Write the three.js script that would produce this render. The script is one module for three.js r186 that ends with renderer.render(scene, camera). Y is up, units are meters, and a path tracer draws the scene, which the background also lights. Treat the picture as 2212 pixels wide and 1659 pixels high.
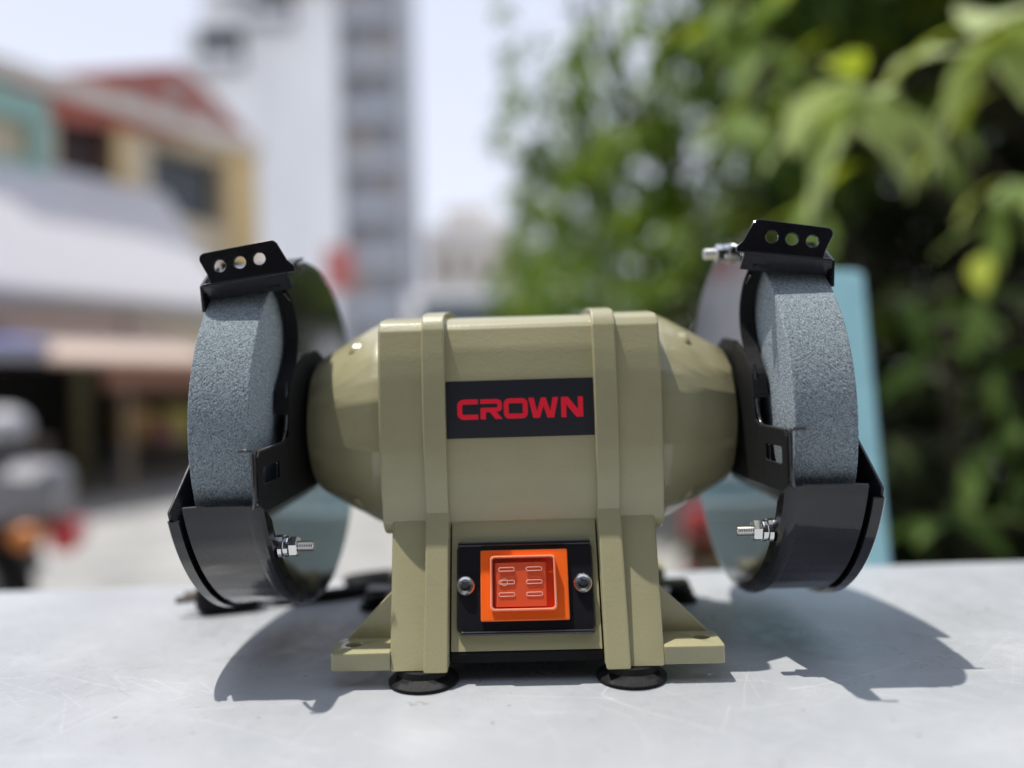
import * as THREE from 'three';
import { mergeGeometries, toCreasedNormals } from 'three/addons/utils/BufferGeometryUtils.js';
import { RoundedBoxGeometry } from 'three/addons/geometries/RoundedBoxGeometry.js';

// ---------------------------------------------------------------- camera, sky, sun, exposure
const scene = new THREE.Scene();
const camera = new THREE.PerspectiveCamera(53.37, 1024 / 768, 0.02, 600);
const CAM = { x: -0.0041, y: 0.1135, z: 0.3682, pitch: 0.0097, roll: 0.0296 };
camera.position.set(CAM.x, CAM.y, CAM.z);
camera.rotation.set(CAM.pitch, 0, -CAM.roll);
camera.focus = 0.301;
camera.userData.fStop = 2.05;
scene.add(camera);

const renderer = new THREE.WebGLRenderer({ antialias: true });
renderer.setSize(1024, 768);
renderer.toneMapping = THREE.LinearToneMapping;
renderer.toneMappingExposure = 0.97;
renderer.shadowMap.enabled = true;
renderer.shadowMap.type = THREE.PCFSoftShadowMap;

const SUN = new THREE.Vector3(-0.275, 1, -0.07).normalize();
{
  // hazy bright sky, whiter towards the horizon and around the sun
  const W = 512, H = 256, px = new Float32Array(W * H * 4), d = new THREE.Vector3();
  for (let j = 0; j < H; j++) for (let i = 0; i < W; i++) {
    const v = (j + 0.5) / H, lat = (v - 0.5) * Math.PI, lon = ((i + 0.5) / W - 0.5) * Math.PI * 2;
    d.set(Math.cos(lat) * Math.cos(lon), Math.sin(lat), Math.cos(lat) * Math.sin(lon));
    const up = Math.max(0, d.y), k = Math.pow(up, 0.55), c = Math.max(0, d.dot(SUN));
    const glow = 0.55 * Math.pow(c, 24) + 0.16 * Math.pow(c, 4);
    let r = 1.16 - 0.57 * k + glow, g = 1.17 - 0.49 * k + glow, b = 1.26 - 0.36 * k + glow * 0.95;
    if (d.y < 0) { r = 0.4; g = 0.4; b = 0.4; }
    const o = (j * W + i) * 4; px[o] = r; px[o + 1] = g; px[o + 2] = b; px[o + 3] = 1;
  }
  const t = new THREE.DataTexture(px, W, H, THREE.RGBAFormat, THREE.FloatType);
  t.mapping = THREE.EquirectangularReflectionMapping; t.magFilter = t.minFilter = THREE.LinearFilter; t.needsUpdate = true;
  scene.background = t; scene.environment = t;
}
const sun = new THREE.DirectionalLight(new THREE.Color(1, 0.95, 0.87), 4.5);
sun.position.copy(SUN).multiplyScalar(30); sun.castShadow = true; sun.shadow.radius = 1.2;
sun.shadow.mapSize.set(4096, 4096);
Object.assign(sun.shadow.camera, { left: -12, right: 12, top: 12, bottom: -12, near: 1, far: 80 });
scene.add(sun, sun.target);

// ---------------------------------------------------------------- helpers
let seed = 20240611;
const rnd = () => { seed = (seed * 1664525 + 1013904223) >>> 0; return seed / 4294967296; };
const rr = (a, b) => a + (b - a) * rnd();
const used = {};
function numbered(n) { used[n] = (used[n] ?? -1) + 1; return used[n] ? `${n}_${String(used[n]).padStart(3, '0')}` : n; }
function thing(name, label, category, pos = [0, 0, 0], turn = 0, group) {
  const g = new THREE.Group(); g.name = numbered(name); g.position.set(...pos); g.rotation.y = turn;
  g.userData = { label, category }; if (group) g.userData.group = group;
  scene.add(g); return g;
}
function obj(name, geo, mat, parent = scene) {
  const g = Array.isArray(geo) ? mergeGeometries(geo.map(plain)) : geo;
  const m = new THREE.Mesh(g, mat); m.name = name; m.castShadow = m.receiveShadow = true; parent.add(m); return m;
}
function sub(name, parent) { const g = new THREE.Group(); g.name = name; parent.add(g); return g; }
function plain(g) {
  const n = g.index ? g.toNonIndexed() : g;
  for (const k of Object.keys(n.attributes)) if (!['position', 'normal', 'uv'].includes(k)) n.deleteAttribute(k);
  return n;
}
const V3 = (x, y, z) => new THREE.Vector3(x, y, z);
// a picture point (2212 wide) at a depth along the view turned into a place in the world
function P(px, py, depth) {
  const f = 1650, a = px - 1106, b = py - 829, c = Math.cos(CAM.roll), s = Math.sin(CAM.roll);
  const u = c * a - s * b, v = s * a + c * b, k = depth;
  const y = (-v / f) * Math.cos(CAM.pitch) + Math.sin(CAM.pitch), z = Math.cos(CAM.pitch) + (v / f) * Math.sin(CAM.pitch);
  return V3(CAM.x + (u / f) * k / z, CAM.y + y * k / z, CAM.z - k);
}
const tri = (g, a = 0.55) => toCreasedNormals(g, a);
// surface of revolution about the x axis; profile of [x, r]; angle 0 is towards +z, 90 degrees is up
function rev(profile, { a0 = 0, a1 = Math.PI * 2, n = 96, closed = false, crease = 0.5, warp = null } = {}) {
  let pr = profile.slice();
  if (closed) {
    let A = 0; pr.forEach((p, i) => { const q = pr[(i + 1) % pr.length]; A += p[0] * q[1] - q[0] * p[1]; });
    if (A > 0) pr.reverse();
  }
  const full = Math.abs(a1 - a0) > 6.28, loop = closed ? pr.concat([pr[0]]) : pr, pos = [], uv = [], idx = [];
  let s = 0; const R = Math.max(...pr.map(p => p[1])), m = loop.length;
  for (let i = 0; i < m; i++) {
    if (i) s += Math.hypot(loop[i][0] - loop[i - 1][0], loop[i][1] - loop[i - 1][1]);
    for (let j = 0; j <= n; j++) { const t = a0 + (a1 - a0) * j / n; const q = loop[i][1] * (warp ? warp(t) : 1); pos.push(loop[i][0], q * Math.sin(t), q * Math.cos(t)); uv.push(t * R, s); }
  }
  for (let i = 0; i < m - 1; i++) for (let j = 0; j < n; j++) {
    const a = i * (n + 1) + j, b = a + n + 1;
    if (a1 > a0) idx.push(a, b, a + 1, b, b + 1, a + 1); else idx.push(a, a + 1, b, b, a + 1, b + 1);
  }
  if (closed && !full) for (const [j, flip] of [[0, a1 > a0], [n, a1 < a0]]) {
    const base = pos.length / 3, t = a0 + (a1 - a0) * j / n;
    pr.forEach(p => { const q = p[1] * (warp ? warp(t) : 1); pos.push(p[0], q * Math.sin(t), q * Math.cos(t)); uv.push(p[0], p[1]); });
    const fs = THREE.ShapeUtils.triangulateShape(pr.map(p => new THREE.Vector2(p[0], p[1])), []);
    for (const f of fs) idx.push(...(flip ? f : [f[0], f[2], f[1]]).map(k => base + k));
  }
  const g = new THREE.BufferGeometry();
  g.setAttribute('position', new THREE.Float32BufferAttribute(pos, 3)); g.setAttribute('uv', new THREE.Float32BufferAttribute(uv, 2)); g.setIndex(idx);
  g.computeVertexNormals();
  return tri(g.toNonIndexed(), crease);
}
// a bonded-grit surface: the profile is cut fine and every point stands a little in or out, as the grains do
function grit(profile, n, step, amp) {
  const pr = [];
  for (let i = 0; i < profile.length - 1; i++) { const [a, b] = [profile[i], profile[i + 1]], m = Math.max(1, Math.round(Math.hypot(b[0] - a[0], b[1] - a[1]) / step)); for (let k = 0; k < m; k++) pr.push([a[0] + (b[0] - a[0]) * k / m, a[1] + (b[1] - a[1]) * k / m]); }
  pr.push(profile[profile.length - 1]);
  const pos = [], uv = [], idx = []; let s = 0;
  for (let i = 0; i < pr.length; i++) {
    const p = pr[Math.max(0, i - 1)], q = pr[Math.min(pr.length - 1, i + 1)], l = Math.hypot(q[0] - p[0], q[1] - p[1]), nx = -(q[1] - p[1]) / l, nr = (q[0] - p[0]) / l; let first = 0;
    if (i) s += Math.hypot(pr[i][0] - pr[i - 1][0], pr[i][1] - pr[i - 1][1]);
    for (let j = 0; j <= n; j++) {
      let d = (rnd() + rnd() - 1) * amp; if (rnd() < 0.03) d -= amp * 1.6; if (j === 0) first = d; if (j === n) d = first;
      const t = j / n * Math.PI * 2, r = pr[i][1] + nr * d; pos.push(pr[i][0] + nx * d, r * Math.sin(t), r * Math.cos(t)); uv.push(t * 0.075, s);
    }
  }
  for (let i = 0; i < pr.length - 1; i++) for (let j = 0; j < n; j++) { const a = i * (n + 1) + j, b = a + n + 1; idx.push(a, b, a + 1, b, b + 1, a + 1); }
  const g = new THREE.BufferGeometry(); g.setAttribute('position', new THREE.Float32BufferAttribute(pos, 3)); g.setAttribute('uv', new THREE.Float32BufferAttribute(uv, 2)); g.setIndex(idx); g.computeVertexNormals(); return g;
}
// a shape drawn in (z, y) pushed out along x from x0 to x1 with a small bevel
function extX(shape, x0, x1, bevel = 0, crease = 0.35, bs = 1) {
  const sh = Array.isArray(shape) ? new THREE.Shape(shape.map(p => new THREE.Vector2(p[0], p[1]))) : shape, d = x1 - x0;
  let g = new THREE.ExtrudeGeometry(sh, { depth: d - 2 * bevel, bevelEnabled: bevel > 0, bevelThickness: bevel, bevelSize: bevel, bevelOffset: -bevel, bevelSegments: bs, curveSegments: 20 });
  g.translate(0, 0, bevel); g.rotateY(-Math.PI / 2); g.translate(x1, 0, 0);
  return tri(plain(g), crease);
}
function extZ(shape, z0, z1, bevel = 0, crease = 0.35) {
  const sh = Array.isArray(shape) ? new THREE.Shape(shape.map(p => new THREE.Vector2(p[0], p[1]))) : shape;
  const g = new THREE.ExtrudeGeometry(sh, { depth: z1 - z0 - 2 * bevel, bevelEnabled: bevel > 0, bevelThickness: bevel, bevelSize: bevel, bevelOffset: -bevel, bevelSegments: 1, curveSegments: 16 });
  g.translate(0, 0, z0 + bevel); return tri(plain(g), crease);
}
function mirror(g) {   // the same piece for the other end of the machine
  const n = plain(g).clone(); n.scale(-1, 1, 1);
  for (const k of ['position', 'normal', 'uv']) {
    const a = n.attributes[k]; if (!a) continue;
    for (let i = 0; i < a.count; i += 3) for (let c = 0; c < a.itemSize; c++) { const A = a.array, p = (i + 1) * a.itemSize + c, q = (i + 2) * a.itemSize + c, t = A[p]; A[p] = A[q]; A[q] = t; }
  }
  return n;
}
const box = (x0, x1, y0, y1, z0, z1, r = 0) => {
  const g = r ? new RoundedBoxGeometry(x1 - x0, y1 - y0, z1 - z0, 3, r) : new THREE.BoxGeometry(x1 - x0, y1 - y0, z1 - z0);
  g.translate((x0 + x1) / 2, (y0 + y1) / 2, (z0 + z1) / 2); return plain(g);
};
const roundRect = (x0, x1, y0, y1, r) => {
  const s = new THREE.Shape();
  s.moveTo(x0 + r, y0); s.lineTo(x1 - r, y0); s.absarc(x1 - r, y0 + r, r, -Math.PI / 2, 0, false); s.lineTo(x1, y1 - r); s.absarc(x1 - r, y1 - r, r, 0, Math.PI / 2, false);
  s.lineTo(x0 + r, y1); s.absarc(x0 + r, y1 - r, r, Math.PI / 2, Math.PI, false); s.lineTo(x0, y0 + r); s.absarc(x0 + r, y0 + r, r, Math.PI, Math.PI * 1.5, false);
  return s;
};
const tube = (pts, r, n = 40, k = 10) => plain(new THREE.TubeGeometry(new THREE.CatmullRomCurve3(pts.map(p => V3(...p))), n, r, k, false));

// ---------------------------------------------------------------- textures
function blurNoise(N, rad, passes = 2) {    // seamless soft noise, mean 0, deviation 1
  let a = new Float32Array(N * N); for (let i = 0; i < a.length; i++) a[i] = rnd() - 0.5;
  for (let p = 0; p < passes; p++) for (const [dx, dy] of [[1, 0], [0, 1]]) {
    const b = new Float32Array(N * N);
    for (let y = 0; y < N; y++) for (let x = 0; x < N; x++) { let s = 0; for (let k = -rad; k <= rad; k++) s += a[((y + dy * k + N) % N) * N + ((x + dx * k + N) % N)]; b[y * N + x] = s; }
    a = b;
  }
  let m = 0; for (const v of a) m += v; m /= a.length; let q = 0; for (const v of a) q += (v - m) ** 2; q = Math.sqrt(q / a.length);
  for (let i = 0; i < a.length; i++) a[i] = (a[i] - m) / q; return a;
}
function dataTex(N, fn, tile, srgb) {
  const d = new Uint8Array(N * N * 4);
  for (let i = 0; i < N * N; i++) { const c = fn(i); for (let k = 0; k < 3; k++) d[i * 4 + k] = 255 * Math.max(0, Math.min(1, c[k])); d[i * 4 + 3] = 255; }
  const t = new THREE.DataTexture(d, N, N, THREE.RGBAFormat); t.wrapS = t.wrapT = THREE.RepeatWrapping; t.magFilter = THREE.LinearFilter; t.minFilter = THREE.LinearMipmapLinearFilter; t.generateMipmaps = true;
  if (srgb) t.colorSpace = THREE.SRGBColorSpace; t.repeat.set(1 / tile, 1 / tile); t.needsUpdate = true; return t;
}
const cl = v => Math.max(0, Math.min(1, v));
const nFine = blurNoise(512, 1, 2), nMid = blurNoise(512, 3, 2), nBig = blurNoise(512, 24, 2);

const std = (color, roughness = 0.6, extra = {}) => new THREE.MeshStandardMaterial({ color: Array.isArray(color) ? new THREE.Color().setRGB(...color) : color, roughness, ...extra });
const phy = (color, roughness = 0.6, extra = {}) => new THREE.MeshPhysicalMaterial({ color: Array.isArray(color) ? new THREE.Color().setRGB(...color) : color, roughness, ...extra });

const peelBump = dataTex(512, i => { const v = cl(0.5 + 0.13 * nMid[i] + 0.16 * nBig[i]); return [v, v, v]; }, 0.05);
const paintMap = dataTex(512, i => { const v = cl(0.95 + 0.014 * nBig[i] + 0.006 * nFine[i]); const dust = nFine[i] > 3.3 ? 0.12 : 0; return [v + dust, v + dust, v + dust]; }, 0.11);
const blackRough = dataTex(512, i => { const v = cl(0.80 + 0.08 * nBig[i] + 0.05 * nMid[i]); return [v, v, v]; }, 0.07);
const blackMap = dataTex(512, i => { const d = nFine[i] > 3.2 ? 0.5 : 0; const v = cl(0.55 + 0.05 * nBig[i] + d); return [v, v, v]; }, 0.06);
const grainMap = dataTex(512, i => { const v = cl(0.60 + 0.17 * nFine[i] + 0.05 * nMid[i] + (nFine[i] > 1.9 ? 0.22 : 0)); return [v * 0.95, v * 0.99, v * 1.02]; }, 0.040);

const M = {
  khaki: phy([0.425, 0.396, 0.232], 0.36, { map: paintMap, bumpMap: peelBump, bumpScale: 0.000055, clearcoat: 0.6, clearcoatRoughness: 0.1 }),
  black: phy([0.019, 0.019, 0.024], 0.30, { specularIntensity: 0.55, roughnessMap: blackRough, map: blackMap, clearcoat: 0.5, clearcoatRoughness: 0.08, bumpMap: peelBump, bumpScale: 0.00002 }),
  gloss: phy([0.014, 0.014, 0.017], 0.15, { clearcoat: 0.7, clearcoatRoughness: 0.06, roughnessMap: blackRough }),
  rubber: phy([0.010, 0.010, 0.011], 0.6, { specularIntensity: 0.45, bumpMap: peelBump, bumpScale: 0.0001 }),
  wheel: std([0.45, 0.515, 0.555], 0.95, { map: grainMap }),
  steel: std([0.78, 0.78, 0.77], 0.16, { metalness: 1 }),
  zinc: std([0.70, 0.69, 0.67], 0.24, { metalness: 1 }),
  blotter: std([0.62, 0.57, 0.56], 0.6),
  orange: phy([1.0, 0.15, 0.012], 0.32, { clearcoat: 0.3, clearcoatRoughness: 0.2 }),
  rocker: phy([1.0, 0.19, 0.07], 0.22, { clearcoat: 0.5, clearcoatRoughness: 0.08 }),
  rockerPale: phy([1.0, 0.80, 0.70], 0.3),
  boot: phy([1.0, 0.93, 0.92], 0.05, { transmission: 1, thickness: 0, ior: 1.45 }),
  bootRim: phy([0.98, 0.30, 0.16], 0.12, { clearcoat: 0.8, clearcoatRoughness: 0.05 }),
};

// ================================================================ THE SETTING
// ---- ground: one sheet to the horizon
{
  const gm = dataTex(512, i => { const v = cl(0.55 + 0.05 * nBig[i] + 0.04 * nMid[i] + 0.03 * nFine[i]); return [v, v * 0.985, v * 0.95]; }, 2.3);
  const g = new THREE.PlaneGeometry(800, 800); g.rotateX(-Math.PI / 2);
  const uv = g.attributes.uv; for (let i = 0; i < uv.count; i++) uv.setXY(i, uv.getX(i) * 800, uv.getY(i) * 800);
  const m = obj('ground', g, std([0.62, 0.62, 0.62], 0.9, { map: gm })); m.position.set(0, -0.75, -200);
  m.userData = { kind: 'structure', label: 'pale concrete pavement behind the table', };
}

// ---- buildings
const wallTex = (tile) => dataTex(512, i => { const v = cl(0.93 + 0.03 * nBig[i] + 0.02 * nMid[i]); return [v, v, v]; }, tile);
const wt = wallTex(6);
const W = {
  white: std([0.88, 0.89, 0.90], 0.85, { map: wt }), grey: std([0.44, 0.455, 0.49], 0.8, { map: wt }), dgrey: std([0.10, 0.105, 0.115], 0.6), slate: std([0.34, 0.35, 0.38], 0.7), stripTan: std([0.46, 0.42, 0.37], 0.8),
  dark: std([0.02, 0.021, 0.024], 0.5), glass: phy([0.05, 0.065, 0.075], 0.08, { clearcoat: 0.3 }), beige: std([0.74, 0.62, 0.45], 0.85, { map: wt }), red: std([0.5, 0.15, 0.11], 0.8, { map: wt }),
  redPale: std([0.56, 0.36, 0.33], 0.8, { map: wt }), teal: std([0.36, 0.56, 0.50], 0.8, { map: wt }), yellow: std([0.82, 0.60, 0.30], 0.8, { map: wt }), brown: std([0.10, 0.055, 0.06], 0.7),
  cream: std([0.86, 0.80, 0.72], 0.85, { map: wt }), canvas: phy([0.93, 0.92, 0.95], 0.97, { transmission: 0.55, thickness: 0 }), sand: phy([0.82, 0.66, 0.56], 0.95, { transmission: 0.5, thickness: 0 }), terra: std([0.30, 0.15, 0.10], 0.85), tan: std([0.36, 0.30, 0.22], 0.8),
};
// the shop row on the left runs away to the right: local +x along the front, +z out of it
const FD = V3(0.517, 0, -0.856), A0 = V3(-4.69, -0.75, CAM.z - 7), fTurn = Math.atan2(0.856, 0.517);
const FH = (py, d = 7) => (874 - py) / 1650 * d + CAM.y + 0.75;      // height over the ground at the frame's left edge
const FN = V3(0.856, 0, 0.517);
// picture point -> [along the front, height] on a plane `off` metres out from the front
function F(px, py, off = 0) {
  const o = V3(CAM.x, CAM.y, CAM.z), r = P(px, py, 1).sub(o), a = A0.clone().addScaledVector(FN, off), k = a.clone().sub(o).dot(FN) / r.dot(FN), q = o.addScaledVector(r, k).sub(A0);
  return [q.dot(FD), q.y];
}
const Fp = (pts, z0, z1, off = z1) => extZ(pts.map(p => p.length > 2 ? [p[0], p[1]] : F(p[0], p[1], off)), z0, z1);
{
  const b = thing('shop_house', 'old two-storey shop house with terracotta red roof and beige front, left behind the grinder', 'building', A0.toArray(), fTurn);
  const raw = (x, y) => [x, y, 1], xr = F(548, 400)[0], yA = F(0, 640)[1], yS = F(300, 262)[1], yB = F(300, 400)[1] - 0.25;
  const w1 = [F(123, 300)[0], F(245, 330)[0]], w2 = [F(325, 350)[0], F(480, 380)[0]], yW = F(300, 300)[1];
  obj('wall', [box(-3.5, xr, yA - 0.5, yB, -4, 0), box(-3.5, w1[0], yB, yS, -4, -0.001), box(w1[1], w2[0], yB, yS, -4, 0), box(w2[1], xr, yB, yS, -4, 0), box(w1[0], w1[1], yW + 0.1, yS, -4, -0.002), box(w2[0], w2[1], yW, yS, -4, -0.002), box(w1[0] - 0.01, w2[1] + 0.01, yB, yW + 0.1, -4, -0.3)], W.beige, b);
  obj('fascia', box(-0.1, xr + 0.08, yS, yS + 0.17, -4, 0.12), W.cream, b);
  const rf = obj('roof', Fp([[-60, 235], [15, 185], [110, 158], [385, 140], [440, 185], [566, 322], raw(xr + 0.05, yS + 0.17), raw(-0.2, yS + 0.17)], -4, 0.06), W.red, b);
  for (const [x, y] of [[409, 205], [485, 243], [330, 170]]) { const q = F(x, y, 0.12); obj('roof_post', box(q[0] - 0.07, q[0] + 0.07, yS + 0.17, q[1], 0.062, 0.13), W.red, rf); }
  obj('roof_panel', Fp([[275, 180], [395, 172], [505, 270], raw(xr - 0.25, yS + 0.18), raw(F(275, 240)[0], yS + 0.18)], 0.062, 0.085), W.redPale, b);
  const tp = F(108, 300, 0.1)[0], tt = F(50, 196, 0.1)[1];
  obj('pillar', [box(tp - 0.16, tp, yB, tt, -0.5, 0.1), box(-0.7, tp - 0.16, tt - 0.28, tt, -0.5, 0.1), box(-0.7, tp - 0.16, yB, yB + 0.2, -0.5, 0.1)], W.teal, b);
  obj('pillar', box(F(492, 400, 0.04)[0], xr + 0.03, 1.2, F(520, 330)[1], -4, 0.04), W.yellow, b);
  obj('pillar', box(w1[1], w1[1] + 0.13, yB, yW + 0.1, -0.3, 0.05), W.yellow, b);
  for (const [w, m] of [[w1, W.brown], [w2, W.glass], [[-0.6, tp - 0.17], W.yellow]]) {
    const wn = obj('window', box(w[0], w[1], yB, yW + (w === w2 ? 0 : 0.1), -0.29, -0.2), m, b);
    obj('frame', box((w[0] + w[1]) / 2 - 0.02, (w[0] + w[1]) / 2 + 0.02, yB, yW, -0.2, -0.17), W.dgrey, wn);
  }
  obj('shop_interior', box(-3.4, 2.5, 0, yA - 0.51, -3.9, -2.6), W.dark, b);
  obj('side_wall', box(2.6, 2.86, 0, yA - 0.51, -4, -0.3), W.tan, b);
  obj('side_wall', box(-3.5, -3.3, 0, yA - 0.51, -4, -0.3), W.tan, b);
}
function awning(name, label, pts, yTop, out, mat, thick = 0.05) {   // pts: left and right ends of the front edge in the picture
  const t = thing(name, label, 'awning', A0.toArray(), fTurn), a = F(...pts[0], out), c = F(...pts[1], out), yb = (a[1] + c[1]) / 2;
  obj('canopy', extX([[0.02, yTop], [out, yb], [out, yb - thick], [0.02, yTop - thick]], a[0], c[0]), mat, t);
  return { t, x0: a[0], x1: c[0], yb };
}
{
  const a = awning('shop_awning', 'big off-white canvas awning hanging over the shop fronts on the left', [[-500, 500], [505, 700]], F(300, 405, 0)[1], 1.1, W.canvas);
  obj('valance', box(a.x0, a.x1, a.yb - 0.16, a.yb - 0.052, 1.05, 1.09), std([0.36, 0.35, 0.35], 0.8), a.t);
  obj('support_bar', box(0.55, 0.6, 0, a.yb - 0.05, 1.0, 1.045), W.tan, a.t);
  const s = awning('low_awning', 'sand-coloured lower awning beneath the off-white canvas', [[110, 745], [470, 800]], F(200, 650, 0.6)[1] + 0.05, 1.6, W.sand, 0.04);
  obj('valance', box(F(225, 790, 1.58)[0], s.x1, s.yb - 0.25, s.yb - 0.042, 1.56, 1.59), W.terra, s.t);
  const u = awning('parasol_awning', 'small blue and lilac awning at the left edge under the canvas', [[-250, 690], [112, 770]], F(60, 700, 0.5)[1], 1.5, std([0.26, 0.29, 0.62], 0.75), 0.03);
  obj('valance', box(u.x0, u.x1, u.yb - 0.13, u.yb - 0.032, 1.46, 1.49), std([0.5, 0.5, 0.56], 0.8), u.t);
}
// goods in front of the dark shops
{
  const at = (x, z) => A0.clone().addScaledVector(FD, x).add(V3(0.856, 0, 0.517).multiplyScalar(z));
  let p = at(0.62, 0.2), t = thing('shop_post', 'olive painted round post at the shop front', 'post', p.toArray());
  const c = new THREE.CylinderGeometry(0.06, 0.07, 1.35, 16); c.translate(0, 0.675, 0); obj('shaft', c, std([0.16, 0.15, 0.07], 0.7), t);
  const cb = new THREE.CylinderGeometry(0.10, 0.11, 0.08, 16); cb.translate(0, 0.04, 0); obj('foot', cb, W.dgrey, t);
  const bag = (x, z, w, h, col, label, lift = 0) => {
    const q = at(x, z); q.y += lift; const s = thing('goods_sack', label, 'sack', q.toArray(), fTurn + 0.2);
    const g = new RoundedBoxGeometry(w, h, 0.28, 4, 0.09); const po = g.attributes.position;
    for (let i = 0; i < po.count; i++) { const k = po.getY(i) / h; po.setX(i, po.getX(i) * (1 - 0.25 * k * k) + 0.01 * Math.sin(po.getY(i) * 40)); }
    g.computeVertexNormals(); g.translate(0, h / 2, 0); obj('body', g, std(col, 0.7), s);
    const tt = new THREE.CylinderGeometry(0.05, 0.03, 0.07, 10); tt.translate(0, h + 0.02, 0); obj('tied_neck', tt, std(col, 0.7), s);
  };
  bag(1.15, 0.25, 0.34, 0.36, [0.42, 0.26, 0.09], 'ochre sack on a stand in front of the dark shop', 0.42);
  bag(1.62, 0.22, 0.40, 0.36, [0.36, 0.32, 0.06], 'yellow-green sack beside the ochre sack at the shop', 0.40);
  bag(1.28, 0.5, 0.22, 0.2, [0.30, 0.12, 0.13], 'small plum-coloured sack in front of the ochre one', 0.42);
  const st = thing('goods_stand', 'dark teal low display stand carrying the yellow sacks', 'stand', at(1.45, 0.3).toArray(), fTurn);
  obj('shelf', box(-0.75, 0.7, 0.36, 0.4, -0.25, 0.3), std([0.05, 0.07, 0.075], 0.6), st);
  for (const [x, z] of [[-0.7, -0.2], [0.65, -0.2], [-0.7, 0.25], [0.65, 0.25]]) obj('leg', box(x, x + 0.05, 0, 0.36, z, z + 0.05), W.dgrey, st);
}
// ---- the scooter whose tail shows at the left edge
{
  const o = P(128, 1142, 2.6), t = thing('motor_scooter', 'grey motor scooter at the left edge showing its red tail light', 'scooter', [o.x, -0.75, o.z], 0.25);
  const hy = o.y + 0.75;
  const body = new THREE.Shape(); body.moveTo(-0.9, 0.02); body.quadraticCurveTo(-0.5, -0.04, -0.02, 0.0); body.quadraticCurveTo(0.03, 0.1, -0.02, 0.17); body.quadraticCurveTo(-0.4, 0.22, -0.9, 0.16); body.closePath();
  const g = extZ(body, -0.13, 0.13, 0.04); g.translate(0.02, hy + 0.05, 0); obj('tail_fairing', g, phy([0.27, 0.27, 0.30], 0.5, { clearcoat: 0.1 }), t);
  const seat = new RoundedBoxGeometry(0.75, 0.09, 0.24, 4, 0.04); seat.translate(-0.5, hy + 0.27, 0); obj('seat', seat, std([0.02, 0.02, 0.022], 0.6), t);
  const tl = new RoundedBoxGeometry(0.09, 0.11, 0.16, 4, 0.035); tl.translate(0.03, hy - 0.02, 0); obj('tail_light', tl, phy([0.62, 0.01, 0.02], 0.15, { clearcoat: 1 }), t);
  for (const z of [0.12, -0.12]) { const s = new THREE.SphereGeometry(0.045, 16, 12); s.scale(1.2, 0.9, 0.8); s.translate(-0.05, hy + 0.0, z + 0.03); obj('turn_signal', s, phy([0.55, 0.17, 0.02], 0.3, { clearcoat: 0.5 }), t); }
  const ty = new THREE.TorusGeometry(0.2, 0.055, 12, 40); ty.translate(-0.33, 0.255, 0); const wh = obj('wheel', ty, M.rubber, t);
  const hub = new THREE.CylinderGeometry(0.15, 0.15, 0.05, 24); hub.rotateX(Math.PI / 2); hub.translate(-0.33, 0.255, 0); obj('rim', hub, std([0.3, 0.3, 0.31], 0.4, { metalness: 0.8 }), wh);
  const mg = rev([[-0.07, 0.27], [0.07, 0.27], [0.07, 0.262], [-0.07, 0.262]], { a0: 0.2, a1: 2.6, closed: true, n: 30 }); mg.rotateY(Math.PI / 2); mg.translate(-0.33, 0.255, 0); obj('mudguard', mg, W.dark, t);
  obj('footboard', box(-1.3, -0.5, 0.28, 0.36, -0.13, 0.13, 0.03), W.dgrey, t);
}
// ---- person-high white helmet on the shop counter at the left edge
{
  const o = P(12, 925, 5.2), t = thing('bike_helmet', 'round white helmet resting on a dark stool at the left edge', 'helmet', [o.x, o.y, o.z]);
  const s = new THREE.SphereGeometry(0.14, 24, 16, 0, Math.PI * 2, 0, Math.PI * 0.68); s.scale(1.1, 1, 1); obj('shell', s, phy([0.5, 0.5, 0.54], 0.4), t);
  const v = new THREE.TorusGeometry(0.13, 0.015, 8, 30); v.rotateX(Math.PI / 2); v.translate(0, -0.075, 0); obj('rim', v, W.dark, t);
  const k = thing('stool', 'dark stool under the white helmet', 'stool', [o.x, -0.75, o.z]);
  const h = o.y + 0.75 - 0.09; obj('seat', box(-0.2, 0.2, h - 0.05, h, -0.2, 0.2, 0.02), std([0.08, 0.05, 0.04], 0.6), k);
  for (const [x, z] of [[-1, -1], [1, -1], [-1, 1], [1, 1]]) obj('leg', box(x * 0.17 - 0.02, x * 0.17 + 0.02, 0, h - 0.05, z * 0.17 - 0.02, z * 0.17 + 0.02), W.dgrey, k);
}
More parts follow.
